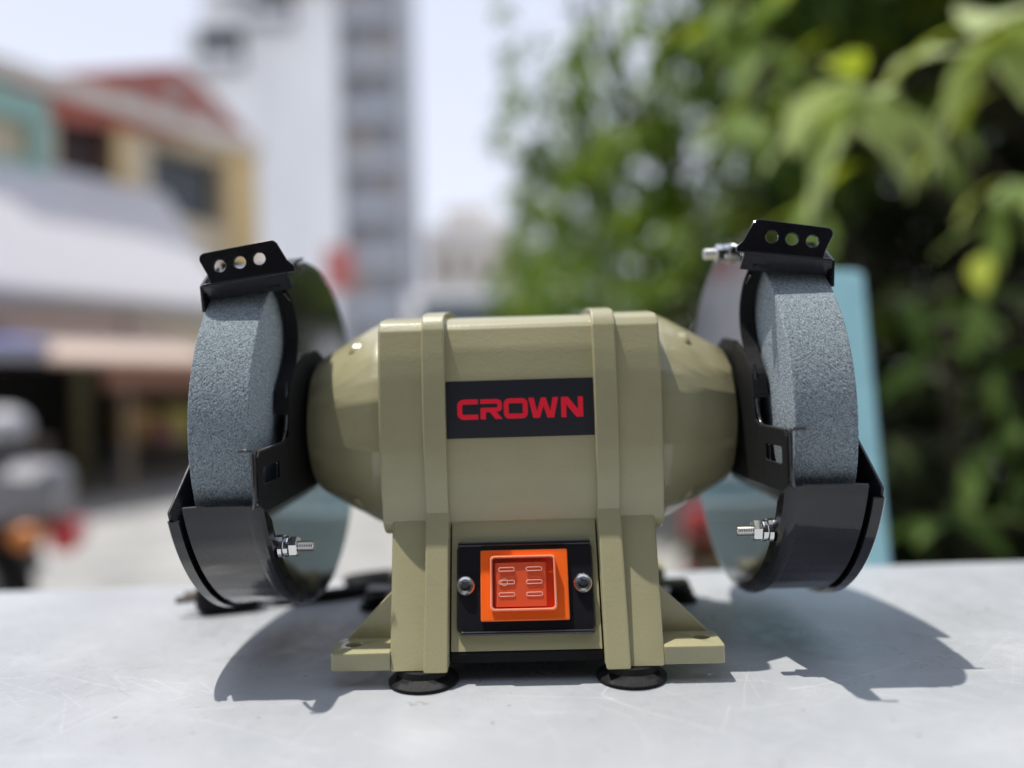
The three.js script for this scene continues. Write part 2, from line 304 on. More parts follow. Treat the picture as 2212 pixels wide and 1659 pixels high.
// ---- tall white apartment block and the grey balcony strip, far behind
{
  const D = 50, s = D / 1650, base = -0.75, o = P(650, 845, D);
  const b = thing('apartment_block', 'tall white apartment block with dark windows and a grey balcony strip, behind the shop house', 'building', [o.x, base, o.z], 0);
  const X = px => (px - 650) * s, Y = py => (845 - py) * s + o.y - base;
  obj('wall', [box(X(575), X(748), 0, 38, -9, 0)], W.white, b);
  // left wing: its front turns away to the left
  const wing = sub('wing', b); wing.position.set(X(575), 0, -0.6);
  obj('wing_wall', box(X(405) - X(575), 0, 0, Y(40), -7, -0.002), W.white, wing);
  obj('roof_room', box(X(445) - X(575), 0, Y(40), Y(-180), -7, 0), W.white, wing);
  for (const [px, py] of [[490, 92], [608, 12], [690, -70], [545, -60]]) {
    const x = X(px) - X(575), y = Y(py) - 1.1, z = px > 575 ? 0.6 : 0;
    obj('balcony', box(x - 1.5, x + 1.5, y - 0.35, y - 0.05, z, z + 1.1), W.grey, wing);
    obj('balcony_rail', box(x - 1.5, x + 1.5, y - 0.05, y + 0.5, z + 1.0, z + 1.1), W.white, wing);
    obj('window', box(x - 1.5, x + 1.5, y, y + 2.5, z + 0.01, z + 0.12), W.dark, wing);
  }
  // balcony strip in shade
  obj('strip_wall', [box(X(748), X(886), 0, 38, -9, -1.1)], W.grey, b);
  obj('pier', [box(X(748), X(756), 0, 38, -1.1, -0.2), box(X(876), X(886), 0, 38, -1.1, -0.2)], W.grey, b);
  for (let k = 0; k < 11; k++) {
    const y = Y(690) + k * 3.25;
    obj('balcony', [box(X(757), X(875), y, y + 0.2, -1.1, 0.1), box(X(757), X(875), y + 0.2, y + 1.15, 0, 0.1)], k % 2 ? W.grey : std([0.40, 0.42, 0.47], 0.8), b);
    const w = obj('window', box(X(762), X(792 + (k * 37) % 30), y + 1.2, y + 2.9, -1.09, -1.03), [W.stripTan, W.slate, W.grey][k % 3], b);
    obj('frame', box(X(776), X(778), y + 1.2, y + 2.9, -1.03, -0.98), W.cream, w);
    obj('window', box(X(838 - (k * 23) % 20), X(866), y + 1.2, y + 2.6, -1.09, -1.03), [W.slate, W.grey, W.stripTan][k % 3], b);
  }
}
// ---- lower cream building far away between the block and the tree
{
  const D = 60, s = D / 1650, o = P(990, 845, D);
  const b = thing('cream_building', 'low cream building seen far off between the white block and the trees', 'building', [o.x, -0.75, o.z], -0.15);
  const X = px => (px - 990) * s, Y = py => (845 - py) * s + o.y + 0.75;
  obj('wall', [box(X(925), X(1130), 0, Y(500), -8, 0), box(X(965), X(1060), Y(500), Y(445), -7, -0.6)], W.cream, b);
  obj('parapet', [box(X(923), X(1132), Y(503), Y(492), -8.1, 0.2)], W.white, b);
  for (const x of [940, 985, 1030, 1075]) { const w = obj('window', box(X(x), X(x + 22), Y(600), Y(550), 0.003, 0.08), W.tan, b); obj('frame', box(X(x + 10), X(x + 12), Y(600), Y(550), 0.08, 0.13), W.white, w); }
}
// ---- the shop front across the street, behind the photographer
{
  const b = thing('street_front', 'grey shop front across the street, mirrored darkly in the black guards', 'building', [0, -0.75, 5.2]);
  obj('wall', [box(-11, -2.2, 0, 3, 0, 4), box(2.2, 11, 0, 3, 0, 4), box(-11, 11, 3, 8.5, 0, 4)], std([0.13, 0.125, 0.12], 0.85, { map: wt }), b);
  obj('shop_interior', box(-2.2, 2.2, 0, 3, 2.5, 4), W.dark, b);
  obj('canopy', box(-4, 4, 3.0, 3.12, -1.6, -0.002), W.dgrey, b);
  for (const x of [-8, -4.5, -1, 2.5, 6]) { const w = obj('window', box(x, x + 1.6, 4.4, 6.2, -0.04, -0.003), W.glass, b); obj('frame', box(x + 0.76, x + 0.84, 4.4, 6.2, -0.08, -0.041), W.white, w); }
}
// ---- red sign on a pole and the parked van just over the motor
{
  const o = P(733, 578, 13), t = thing('street_sign', 'faded red signboard on a grey pole right of the left wheel guard', 'sign', [o.x, -0.75, o.z], 0.1);
  const h = o.y + 0.75; obj('board', box(-0.24, 0.24, h - 0.38, h + 0.36, -0.03, 0.03, 0.012), std([0.66, 0.22, 0.21], 0.7), t);
  const c = new THREE.CylinderGeometry(0.045, 0.05, h - 0.38, 14); c.translate(0, (h - 0.38) / 2, 0); obj('pole', c, W.grey, t);
}
{
  const o = P(1030, 845, 9.4), t = thing('parked_van', 'white parked van with dark windscreen showing over the motor housing', 'van', [o.x, -0.75, o.z], 0.12);
  const sh = new THREE.Shape(); sh.moveTo(-2.2, 0.3); sh.lineTo(2.1, 0.3); sh.lineTo(2.15, 0.95); sh.lineTo(1.6, 1.15); sh.lineTo(1.05, 1.98); sh.quadraticCurveTo(0, 2.08, -2.1, 2.0); sh.lineTo(-2.25, 1.2); sh.closePath();
  const g = extZ(sh, -0.82, 0.82, 0.06); g.rotateY(-Math.PI / 2); obj('body', g, phy([0.6, 0.6, 0.62], 0.25, { clearcoat: 0.8 }), t);
  const ws = box(-0.68, 0.68, -0.36, 0.36, -0.01, 0.01); ws.rotateX(-0.57); ws.translate(0, 1.57, 1.36); obj('windscreen', ws, W.glass, t);
  for (const s of [-1, 1]) {
    obj('side_window', box(s * 0.825 - 0.012, s * 0.825 + 0.012, 1.2, 1.78, -1.7, 0.9), W.glass, t);
    obj('headlight', box(s * 0.6 - 0.16, s * 0.6 + 0.16, 0.72, 0.92, 2.1, 2.17, 0.02), phy([0.7, 0.7, 0.7], 0.1), t);
    for (const z of [-1.35, 1.4]) { const w = new THREE.TorusGeometry(0.24, 0.09, 12, 30); w.rotateY(Math.PI / 2); w.translate(s * 0.76, 0.33, z); const wh = obj('wheel', w, M.rubber, t); const r = new THREE.CylinderGeometry(0.2, 0.2, 0.1, 20); r.rotateZ(Math.PI / 2); r.translate(s * 0.76, 0.33, z); obj('rim', r, M.zinc, wh); }
  }
}
// ---- red plastic stool on the pavement behind the table
{
  const o = P(1522, 1140, 3.3), t = thing('plastic_stool', 'small red plastic stool on the bright pavement behind the table', 'stool', [o.x, -0.75, o.z], 0.4);
  const top = o.y + 0.75 + 0.08;
  obj('seat', box(-0.06, 0.06, top - 0.03, top, -0.06, 0.06, 0.012), phy([0.5, 0.03, 0.035], 0.35), t);
  for (const [x, z] of [[-1, -1], [1, -1], [-1, 1], [1, 1]]) obj('leg', box(x * 0.05 - 0.014, x * 0.05 + 0.014, 0, top - 0.03, z * 0.05 - 0.014, z * 0.05 + 0.014), phy([0.5, 0.03, 0.035], 0.35), t);
}
// ---- pale blue board behind the right wheel, and the blue tub behind the motor
{
  const a = P(1872, 598, 0.66), b = P(1918, 1215, 0.66), w = 0.115, t = thing('blue_board', 'pale blue painted board leaning upright behind the right grinding wheel', 'board', [0, 0, b.z]);
  const ax = a.x + 0.02, ay = a.y * 1.09, lean = ax - b.x, TB = g => { g.translate(0, 0, -b.z); g.rotateX(-0.22); return g; };
  const g = TB(extZ([[b.x - w - 0.74 / ay * lean, -0.74], [b.x - 0.74 / ay * lean, -0.74], [ax, ay - 0.004], [ax - 0.006, ay], [ax - w, ay + 0.003]], b.z - 0.018, b.z, 0.002));
  obj('panel', g, std([0.42, 0.78, 0.88], 0.6, { map: wallTex(0.2) }), t);
  obj('cleat', TB(box(a.x - w + 0.01, a.x - 0.012, 0.05, 0.09, b.z - 0.036, b.z - 0.0185)), std([0.42, 0.78, 0.88], 0.6), t);
}
{
  const t = thing('blue_tub', 'teal plastic tub behind the grinder, mirrored in the black guards', 'tub', [0.0, -0.75, -0.50]);
  const pr = [[0, 0.09], [0.735, 0.118], [0.74, 0.125], [0.75, 0.125], [0.75, 0.11], [0.01, 0.085], [0.01, 0.001], [0, 0.001]];
  const g = rev(pr, { closed: true, n: 48 }); g.rotateZ(Math.PI / 2); obj('shell', g, phy([0.62, 0.78, 0.81], 0.4), t);
  for (const s of [-1, 1]) { const h = new THREE.TorusGeometry(0.02, 0.004, 8, 20, Math.PI); h.rotateZ(Math.PI); h.rotateY(Math.PI / 2); h.translate(s * 0.122, 0.7, 0); obj('handle', h, W.dgrey, t); }
}

// ================================================================ TREES
const leafGeo = (() => {
  const nl = 8, pos = [], idx = [], uv = [];
  for (let i = 0; i <= nl; i++) {
    const t = i / nl, w = 0.125 * Math.pow(Math.sin(Math.PI * Math.min(1, 0.03 + t * 0.97)), 0.8) * (1.15 - 0.3 * t), y = -0.30 * t * t + 0.05 * t, z = t * (1 - 0.12 * t);
    for (const s of [-1, 0, 1]) { pos.push(s * w, y + Math.abs(s) * w * 0.32 + (s ? 0.012 * Math.sin(t * 17 + s) : 0), z); uv.push(s * 0.5 + 0.5, t); }
  }
  for (let i = 0; i < nl; i++) for (let k = 0; k < 2; k++) { const a = i * 3 + k, b = a + 3; idx.push(a, b, a + 1, b, b + 1, a + 1); }
  const g = new THREE.BufferGeometry(); g.setAttribute('position', new THREE.Float32BufferAttribute(pos, 3)); g.setAttribute('uv', new THREE.Float32BufferAttribute(uv, 2)); g.setIndex(idx); g.computeVertexNormals(); return g;
})();
const leafMap = (() => {
  const N = 128, t = dataTex(N, i => { const x = (i % N) / N, y = Math.floor(i / N) / N, mid = Math.exp(-((x - 0.5) ** 2) / 0.0012), vein = 0.10 * (0.5 + 0.5 * Math.sin((y * 26 - Math.abs(x - 0.5) * 22) * 3.1)); const v = cl(0.72 + vein + 0.25 * mid); return [v, v, v]; }, 1); return t;
})();
const leafMat = (c, tr = 0.4) => phy(c, 0.85, { map: leafMap, specularIntensity: 0.4, transmission: tr, thickness: 0, clearcoat: 0.1, clearcoatRoughness: 0.4, side: THREE.DoubleSide });
const L = { mid: leafMat([0.30, 0.44, 0.10], 0.45), bright: leafMat([0.50, 0.60, 0.03], 0.5), deep: leafMat([0.12, 0.21, 0.03], 0.4), pale: leafMat([0.62, 0.74, 0.30], 0.4), white: leafMat([1, 1, 1], 0.4) };
const dummy = new THREE.Object3D();
function leafPose(o, c, az, droop, len, roll) { o.position.copy(c); o.rotation.set(0, 0, 0); o.rotation.order = 'YXZ'; o.rotation.y = az; o.rotation.x = droop; o.rotation.z = roll; o.scale.set(len * rr(0.8, 1.15), len, len); }
function whorls(list, c, n, len, up = 0.5) { for (let i = 0; i < n; i++) list.push([c, i / n * 6.283 + rr(-0.4, 0.4), rr(-up, 1.15), len * rr(0.6, 1.15), rr(-0.5, 0.5)]); }
function instanced(name, list, mat, parent, tint) {
  const im = new THREE.InstancedMesh(leafGeo, mat, list.length), c = new THREE.Color();
  list.forEach((l, i) => { leafPose(dummy, ...l); dummy.updateMatrix(); im.setMatrixAt(i, dummy.matrix); tint(c, l); im.setColorAt(i, c); });
  im.name = name; im.castShadow = im.receiveShadow = true; im.userData.kind = 'stuff'; parent.add(im); return im;
}
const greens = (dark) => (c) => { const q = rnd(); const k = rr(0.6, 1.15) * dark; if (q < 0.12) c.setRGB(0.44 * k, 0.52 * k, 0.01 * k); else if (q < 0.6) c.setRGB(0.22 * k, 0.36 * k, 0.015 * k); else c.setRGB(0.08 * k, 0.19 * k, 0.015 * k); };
const barkTex = dataTex(256, i => { const v = cl(0.6 + 0.12 * nMid[i] + 0.1 * nBig[i]); return [v, v * 0.92, v * 0.85]; }, 0.3);
const bark = std([0.10, 0.075, 0.055], 0.95, { map: barkTex, bumpMap: barkTex, bumpScale: 0.01 });
function limb(a, b, ra, rb, wob = 0.06) {
  const n = 10, k = 9, pos = [], idx = [], uv = [], d = b.clone().sub(a), len = d.length(), q = new THREE.Quaternion().setFromUnitVectors(V3(0, 1, 0), d.clone().normalize()), s1 = rr(0, 6), s2 = rr(0, 6);
  for (let i = 0; i <= n; i++) for (let j = 0; j <= k; j++) {
    const t = i / n, th = j / k * 6.2832, r = (ra + (rb - ra) * t) * (1 + 0.12 * Math.sin(j % k * 2.1 + i)), w = Math.sin(t * Math.PI);
    const p = V3(r * Math.cos(th) + w * wob * len * Math.sin(s1 + t * 4), t * len, r * Math.sin(th) + w * wob * len * Math.cos(s2 + t * 3)).applyQuaternion(q).add(a);
    pos.push(p.x, p.y, p.z); uv.push(j / k * ra * 6.28, t * len);
  }
  for (let i = 0; i < n; i++) for (let j = 0; j < k; j++) { const e = i * (k + 1) + j, f = e + k + 1; idx.push(e, f, e + 1, f, f + 1, e + 1); }
  const g = new THREE.BufferGeometry(); g.setAttribute('position', new THREE.Float32BufferAttribute(pos, 3)); g.setAttribute('uv', new THREE.Float32BufferAttribute(uv, 2)); g.setIndex(idx); g.computeVertexNormals(); return g;
}
// near tree on the right: individual big leaves in front, a dense crown behind
{
  const root = V3(1.75, -0.75, -2.0), t = thing('mango_tree', 'leafy tree with long drooping leaves filling the right side behind the grinder', 'tree', root.toArray());
  const w = p => p.clone().sub(root);
  obj('trunk', limb(V3(0, 0, 0), V3(0.05, 2.6, -0.1), 0.13, 0.07), bark, t);
  const tips = [[1858, 190, 1.35], [2165, 75, 1.35], [1590, 250, 1.9], [1420, 120, 2.3], [1640, 60, 1.9], [1750, 470, 1.7], [2120, 640, 1.5], [1980, 740, 1.35], [2180, 420, 1.7], [2060, 1090, 1.5], [2190, 960, 1.4], [1330, 300, 2.5], [1500, 500, 2.4], [1240, 100, 2.7], [1450, 610, 2.6], [1700, 180, 2.0], [2040, 300, 1.9], [1960, -60, 2.6], [1380, 20, 2.2], [2150, 800, 1.7], [1560, 20, 2.0], [1800, -40, 2.6]];
  tips.forEach(([px, py, d], i) => {
    const c = w(P(px, py, d)), from = V3(0.03, Math.min(2.3, Math.max(0.35, c.y - 0.25)), -0.05);
    obj('branch', limb(from, c, 0.022, 0.004, 0.08), bark, t);
    const n = i < 2 ? 13 : py > 600 && px > 1900 ? 5 : 9, len = i < 2 ? rr(0.24, 0.26) : rr(0.15, 0.2);
    for (let k = 0; k < n; k++) {
      const m = obj('leaf', leafGeo, (k % 5 === 2 && (py < 600 || i === 6)) ? L.bright : i < 2 ? L.pale : py > 600 && px > 1900 ? L.deep : L.mid, t);
      leafPose(m, c.clone().add(V3(rr(-0.02, 0.02), rr(-0.05, 0.03), rr(-0.02, 0.02))), k / n * 6.283 + rr(-0.35, 0.35), k === 2 ? -0.9 : rr(-0.25, i < 2 ? 0.85 : 1.1), len * rr(0.75, 1.15), rr(-0.5, 0.5)); if (i < 2) m.scale.x *= 1.55;
    }
  });
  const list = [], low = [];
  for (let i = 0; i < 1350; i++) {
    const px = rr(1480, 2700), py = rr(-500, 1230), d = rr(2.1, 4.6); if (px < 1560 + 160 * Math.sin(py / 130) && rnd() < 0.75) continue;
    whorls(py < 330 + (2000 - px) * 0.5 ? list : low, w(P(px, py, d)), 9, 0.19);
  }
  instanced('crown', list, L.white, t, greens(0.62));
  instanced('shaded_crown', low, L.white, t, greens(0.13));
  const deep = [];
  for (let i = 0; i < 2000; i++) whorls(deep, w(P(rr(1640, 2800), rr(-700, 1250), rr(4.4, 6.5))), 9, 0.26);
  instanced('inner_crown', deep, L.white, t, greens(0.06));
}
// looser tree further back, with sky showing through
{
  const root = P(1420, 845, 6.2); root.y = -0.75;
  const t = thing('street_tree', 'lighter open-crowned tree with sky gaps, further back in the middle', 'tree', root.toArray());
  const w = p => p.clone().sub(root);
  obj('trunk', limb(V3(0, 0, 0), V3(0.1, 3.2, 0), 0.14, 0.06), bark, t);
  const list = [];
  for (let i = 0; i < 58; i++) {
    const c = w(i < 22 ? P(rr(1110, 1650), rr(-250, 420), rr(5, 7.5)) : P(rr(1190, 1700), rr(330, 700), rr(5, 7))); if (i < 14) obj('branch', limb(V3(0.05, rr(1.2, 3), 0), c, 0.04, 0.01), bark, t);
    for (let k = 0; k < 14; k++) whorls(list, c.clone().add(V3(rr(-0.42, 0.42), rr(-0.4, 0.4), rr(-0.5, 0.5))), 8, 0.2);
  }
  instanced('crown', list, L.white, t, greens(1.2));
}
{
  const root = P(1120, 845, 24); root.y = -0.75;
  const t = thing('dusky_tree', 'small dull green tree far off beside the cream building', 'tree', root.toArray());
  obj('trunk', limb(V3(0, 0, 0), V3(0, 3, 0), 0.16, 0.08), bark, t);
  const list = []; for (let i = 0; i < 260; i++) { const a = rr(0, 6.28), r = Math.sqrt(rnd()) * 1.2; whorls(list, V3(r * Math.cos(a) + 0.6, 1.2 + rr(0, 4.6), r * Math.sin(a)), 8, 0.42); }
  instanced('crown', list, L.white, t, greens(0.6));
}
{
  const o = P(1330, 845, 4.6), t = thing('garden_shrub', 'yellow-green shrub just above the top of the motor housing', 'shrub', [o.x, -0.75, o.z]);
  for (let k = 0; k < 5; k++) obj('stem', limb(V3(0, 0, 0), V3(rr(-0.5, 0.5), 1.2, rr(-0.2, 0.2)), 0.02, 0.008), bark, t);
  const list = []; for (let i = 0; i < 150; i++) whorls(list, V3(rr(-0.75, 0.8), rr(0.35, 1.66 - 0.2 * Math.abs(rr(-1, 1))), rr(-0.35, 0.35)), 8, 0.15);
  instanced('foliage', list, L.white, t, greens(1.25));
}
{
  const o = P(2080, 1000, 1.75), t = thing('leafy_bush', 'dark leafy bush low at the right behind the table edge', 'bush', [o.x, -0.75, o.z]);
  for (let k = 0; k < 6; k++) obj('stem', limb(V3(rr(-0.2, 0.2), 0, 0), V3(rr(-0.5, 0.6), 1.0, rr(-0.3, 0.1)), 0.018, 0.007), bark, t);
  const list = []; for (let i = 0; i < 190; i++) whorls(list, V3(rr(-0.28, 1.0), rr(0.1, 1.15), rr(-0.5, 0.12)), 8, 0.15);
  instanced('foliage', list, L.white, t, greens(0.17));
}

// ================================================================ TABLE
{
  const N = 2048, cv = document.createElement('canvas'); cv.width = cv.height = N; const c = cv.getContext('2d');
  c.fillStyle = 'rgb(169,172,175)'; c.fillRect(0, 0, N, N);
  for (let i = 0; i < 500; i++) { const x = rnd() * N, y = rnd() * N, r = rr(20, 160), v = rnd() < 0.5 ? 255 : 120; const g = c.createRadialGradient(x, y, 0, x, y, r); g.addColorStop(0, `rgba(${v},${v},${v},${rr(0.02, 0.085)})`); g.addColorStop(1, `rgba(${v},${v},${v},0)`); c.fillStyle = g; c.fillRect(x - r, y - r, 2 * r, 2 * r); }
  const scratch = (n, l0, l1, a0, a1, w0, w1, dark) => { for (let i = 0; i < n; i++) { let x = rnd() * N, y = rnd() * N, a = rnd() < 0.6 ? rr(-0.9, 0.3) : rr(0, 6.28); const l = rr(l0, l1), v = dark ? 110 : 245; c.strokeStyle = `rgba(${v},${v},${v + 3},${rr(a0, a1)})`; c.lineWidth = rr(w0, w1); c.beginPath(); c.moveTo(x, y); for (let k = 0; k < 6; k++) { x += Math.cos(a) * l / 6; y += Math.sin(a) * l / 6; a += rr(-0.1, 0.1); c.lineTo(x, y); } c.stroke(); } };
  scratch(900, 30, 220, 0.08, 0.32, 0.8, 1.8, false); scratch(420, 20, 160, 0.06, 0.22, 0.8, 1.6, true); scratch(46, 120, 420, 0.25, 0.6, 0.8, 1.7, false);
  for (let i = 0; i < 150; i++) { c.fillStyle = `rgba(${60 + rnd() * 40 | 0},${50 + rnd() * 30 | 0},${45 + rnd() * 20 | 0},${rr(0.3, 0.8)})`; c.beginPath(); c.ellipse(rnd() * N, rnd() * N, rr(1, 4), rr(1, 2.5), rnd() * 3, 0, 6.3); c.fill(); }
  for (let i = 0; i < 16; i++) { const x = rnd() * N, y = rnd() * N; for (let k = 0; k < 14; k++) { c.fillStyle = `rgba(120,92,72,${rr(0.1, 0.4)})`; c.beginPath(); c.ellipse(x + rr(-16, 16), y + rr(-6, 6), rr(1, 7), rr(0.8, 3), rr(-0.4, 0.4), 0, 6.3); c.fill(); } }
  const map = new THREE.CanvasTexture(cv); map.colorSpace = THREE.SRGBColorSpace; map.wrapS = map.wrapT = THREE.RepeatWrapping; map.repeat.set(1 / 0.5, 1 / 0.5); map.offset.set(0.13, 0.37);
  const ro = dataTex(512, i => { const v = cl(0.62 + 0.07 * nBig[i] + 0.05 * nMid[i] + 0.05 * nFine[i]); return [v, v, v]; }, 0.37);
  const bu = dataTex(512, i => { const v = cl(0.5 + 0.15 * nBig[i] + 0.08 * nMid[i]); return [v, v, v]; }, 0.29);
  const top = phy([0.98, 0.985, 1.0], 0.62, { map, roughnessMap: ro, bumpMap: bu, bumpScale: 0.0002 });
  const t = thing('metal_table', 'pale grey painted metal table with scratched top under the grinder', 'table', [0, 0, 0]);
  const g = new RoundedBoxGeometry(1.7, 0.03, 0.42, 4, 0.008); g.translate(0.1, -0.015, 0.101);
  const ps = g.attributes.position, uv = g.attributes.uv; for (let i = 0; i < ps.count; i++) uv.setXY(i, ps.getX(i), ps.getZ(i));
  obj('table_top', plain(g), top, t);
  obj('apron', [box(-0.68, 0.88, -0.08, -0.031, -0.08, -0.06), box(-0.68, 0.88, -0.08, -0.031, 0.26, 0.28)], W.grey, t);
  for (const [x, z] of [[-0.68, -0.058], [0.84, -0.058], [-0.68, 0.22], [0.84, 0.22]]) obj('leg', box(x, x + 0.04, -0.75, -0.031, z, z + 0.04), W.grey, t);
}

// ================================================================ THE GRINDER
const G = thing('bench_grinder', 'khaki bench grinder with two grey wheels in black guards and an orange switch', 'bench grinder', [0, 0, 0], -0.0213);
const AH = 0.100;
const up = g => { g.translate(0, AH, 0); return g; };
// --- housing: a rounded-square section, bands over it and the cast base
// rounded rectangle with slightly bulging sides; one closed run of [z, y], starting at the front middle and going up
function section(a, b, rc) {
  const A = 10 * Math.PI / 180, q = []; let zc = a - rc, yc = b - rc;
  for (let i = 0; i < 8; i++) { zc = a - (yc + rc * Math.sin(A)) * Math.tan(A / 2) - rc * Math.cos(A); yc = b - (zc + rc * Math.sin(A)) * Math.tan(A / 2) - rc * Math.cos(A); }
  const fy = yc + rc * Math.sin(A), Rf = fy / Math.sin(A), tz = zc + rc * Math.sin(A), Rt = tz / Math.sin(A), n = 10; section.R = Rf;
  const fz = zc + rc * Math.cos(A) - Rf * Math.cos(A), ty = yc + rc * Math.cos(A) - Rt * Math.cos(A);
  for (let i = 0; i < n; i++) { const t = A * i / n; q.push([fz + Rf * Math.cos(t), Rf * Math.sin(t)]); }
  for (let i = 0; i <= 10; i++) { const t = A + (Math.PI / 2 - 2 * A) * i / 10; q.push([zc + rc * Math.cos(t), yc + rc * Math.sin(t)]); }
  for (let i = 1; i <= n; i++) { const t = A * (1 - i / n); q.push([Rt * Math.sin(t), ty + Rt * Math.cos(t)]); }
  const top = q.concat(q.slice(0, -1).reverse().map(p => [-p[0], p[1]]));
  return top.concat(top.slice(1, -1).reverse().map(p => [p[0], -p[1]])).map(p => [p[0], p[1] + AH]);
}
const slope = 0.381, front = (y, off = 0) => 0.0735 + off - slope * (y - 0.0069);
function bandOutline(a, b, rc, off, y0) {
  const all = section(a, b, rc).filter(p => p[0] >= 0).sort((p, q) => Math.atan2(p[1] - AH, p[0]) - Math.atan2(q[1] - AH, q[0])), half = [[front(y0, off), y0]];
  for (const p of all) if (p[1] > 0.054 && (p[1] > AH || p[0] >= front(p[1], off))) half.push(p);
  const rear = half.map(p => [-p[0], p[1]]).reverse().filter(p => p[0] < -1e-6);
  return half.concat(rear);
}
obj('motor_housing', extX(section(0.0555, 0.0484, 0.0090), -0.032, 0.032, 0, 0.4), M.khaki, G);
for (const s of [1, -1]) {
  const mk = g => s > 0 ? g : mirror(g);
  obj('end_ring', mk(extX(section(0.0563, 0.0490, 0.0085), 0.0315, 0.0582, 0.0011, 0.36, 2)), M.khaki, G);
  const cone = rev([[0.0575, 0.0488], [0.0600, 0.0488], [0.0640, 0.0484], [0.0685, 0.0464], [0.0767, 0.0418], [0.0850, 0.0371], [0.0922, 0.0330], [0.0945, 0.0314], [0.0956, 0.0298], [0.0960, 0.0280], [0.0961, 0.016]], { n: 96, crease: 0.7 });
  obj('end_bell', mk(up(cone)), M.khaki, G);
  for (const a of [0.95, 2.2, -0.95, -2.2]) { const c = rev([[0.056, 0.0062], [0.0688, 0.0062], [0.0706, 0.0052], [0.0710, 0.0002]], { n: 20 }); c.translate(0, AH + 0.0388 * Math.sin(a), 0.0388 * Math.cos(a)); c.translate(0.0055, 0, 0); obj('screw_boss', mk(c), M.khaki, G); }
  // raised band that runs over the housing and down the base
  const ol = bandOutline(0.0582, 0.0511, 0.0095, 0.0018, 0.0066);
  obj('band', mk(extX(ol, 0.0304, 0.0398, 0.0007, 0.36, 2)), M.khaki, G);
}
// base: two cast side legs and the recessed front panel between them
{
  const legShape = [[front(0.0069), 0.0069], [front(0.075), 0.075], [-front(0.075), 0.075], [-front(0.0069), 0.0069]];
  const panShape = [[front(0.0124, -0.0022), 0.0124], [front(0.075, -0.0022), 0.075], [-front(0.075, -0.0022), 0.075], [-front(0.0124, -0.0022), 0.0124]];
  for (const s of [1, -1]) {
    const mk = g => s > 0 ? g : mirror(g);
    const leg = extX(legShape, 0.0302, 0.0536, 0.0011, 0.36, 2); const q = leg.attributes.position;
    for (let i = 0; i < q.count; i++) if (q.getX(i) > 0.05) q.setX(i, q.getX(i) + (q.getY(i) - 0.0139) * 0.02 - 0.0004);
    obj('base_leg', mk(leg), M.khaki, G);
    // foot plate with a bolt hole and a rib behind it
    for (const r of [1, -1]) {
      const sh = new THREE.Shape(); sh.moveTo(0.0530, -0.0730); sh.lineTo(0.0742, -0.0730); sh.quadraticCurveTo(0.0764, -0.0730, 0.0764, -0.0708); sh.lineTo(0.0764, -0.0580); sh.quadraticCurveTo(0.0764, -0.0545, 0.0735, -0.0545); sh.lineTo(0.0530, -0.0525); sh.closePath();
      const h = new THREE.Path(); h.absellipse(0.0692, -0.0620, 0.0034, 0.0027, 0, Math.PI * 2, true); sh.holes.push(h);
      const e = new THREE.ExtrudeGeometry(sh, { depth: 0.0058, bevelEnabled: true, bevelThickness: 0.0006, bevelSize: 0.0006, bevelOffset: -0.0006, bevelSegments: 2, curveSegments: 16 });
      let tab = tri(plain(e), 0.4); tab.rotateX(Math.PI / 2); tab.translate(0, 0.0133, 0); tab.scale(1, 1, -1);
      tab = mirror(tab); tab.scale(-1, 1, 1);
      if (r < 0) { tab.scale(1, 1, -1); tab = mirror(tab); tab.scale(-1, 1, 1); }
      const rib = extZ([[0.0525, 0.0135], [0.0738, 0.0135], [0.0725, 0.0152], [0.0532, 0.0345], [0.0525, 0.0345]], 0.0520, 0.0548, 0.0004); if (r < 0) rib.translate(0, 0, -0.1068);
      obj('foot_plate', mk(mergeGeometries([plain(tab), plain(rib)])), M.khaki, G);
    }
    // rubber feet
    const fr = [[0.0, 0.0002], [0.0, 0.0132], [0.0005, 0.0138], [0.0013, 0.0138], [0.0022, 0.0128], [0.0030, 0.0112], [0.0038, 0.0102], [0.0062, 0.0098], [0.0064, 0.0002]];
    const foot = rev(fr, { closed: true, n: 40, crease: 0.7 }); foot.rotateZ(Math.PI / 2);
    const f1 = foot.clone(); f1.translate(0.0408, 0.0002, 0.0665); obj('rubber_foot', mk(f1), M.rubber, G);
    const f2 = foot.clone(); f2.scale(0.62, 1, 0.62); f2.translate(0.0815, 0.0002, -0.040); obj('rubber_foot', mk(f2), M.rubber, G);
    obj('foot_bracket', mk(box(0.050, 0.0855, 0.0085, 0.0108, -0.046, -0.034, 0.0009)), M.black, G);
  }
  obj('front_panel', extX(panShape, -0.0295, 0.0295, 0, 0.3), M.khaki, G);
  obj('bottom_plate', box(-0.0303, 0.0303, 0.0076, 0.0122, -0.066, 0.0694, 0.0012), M.rubber, G);
}
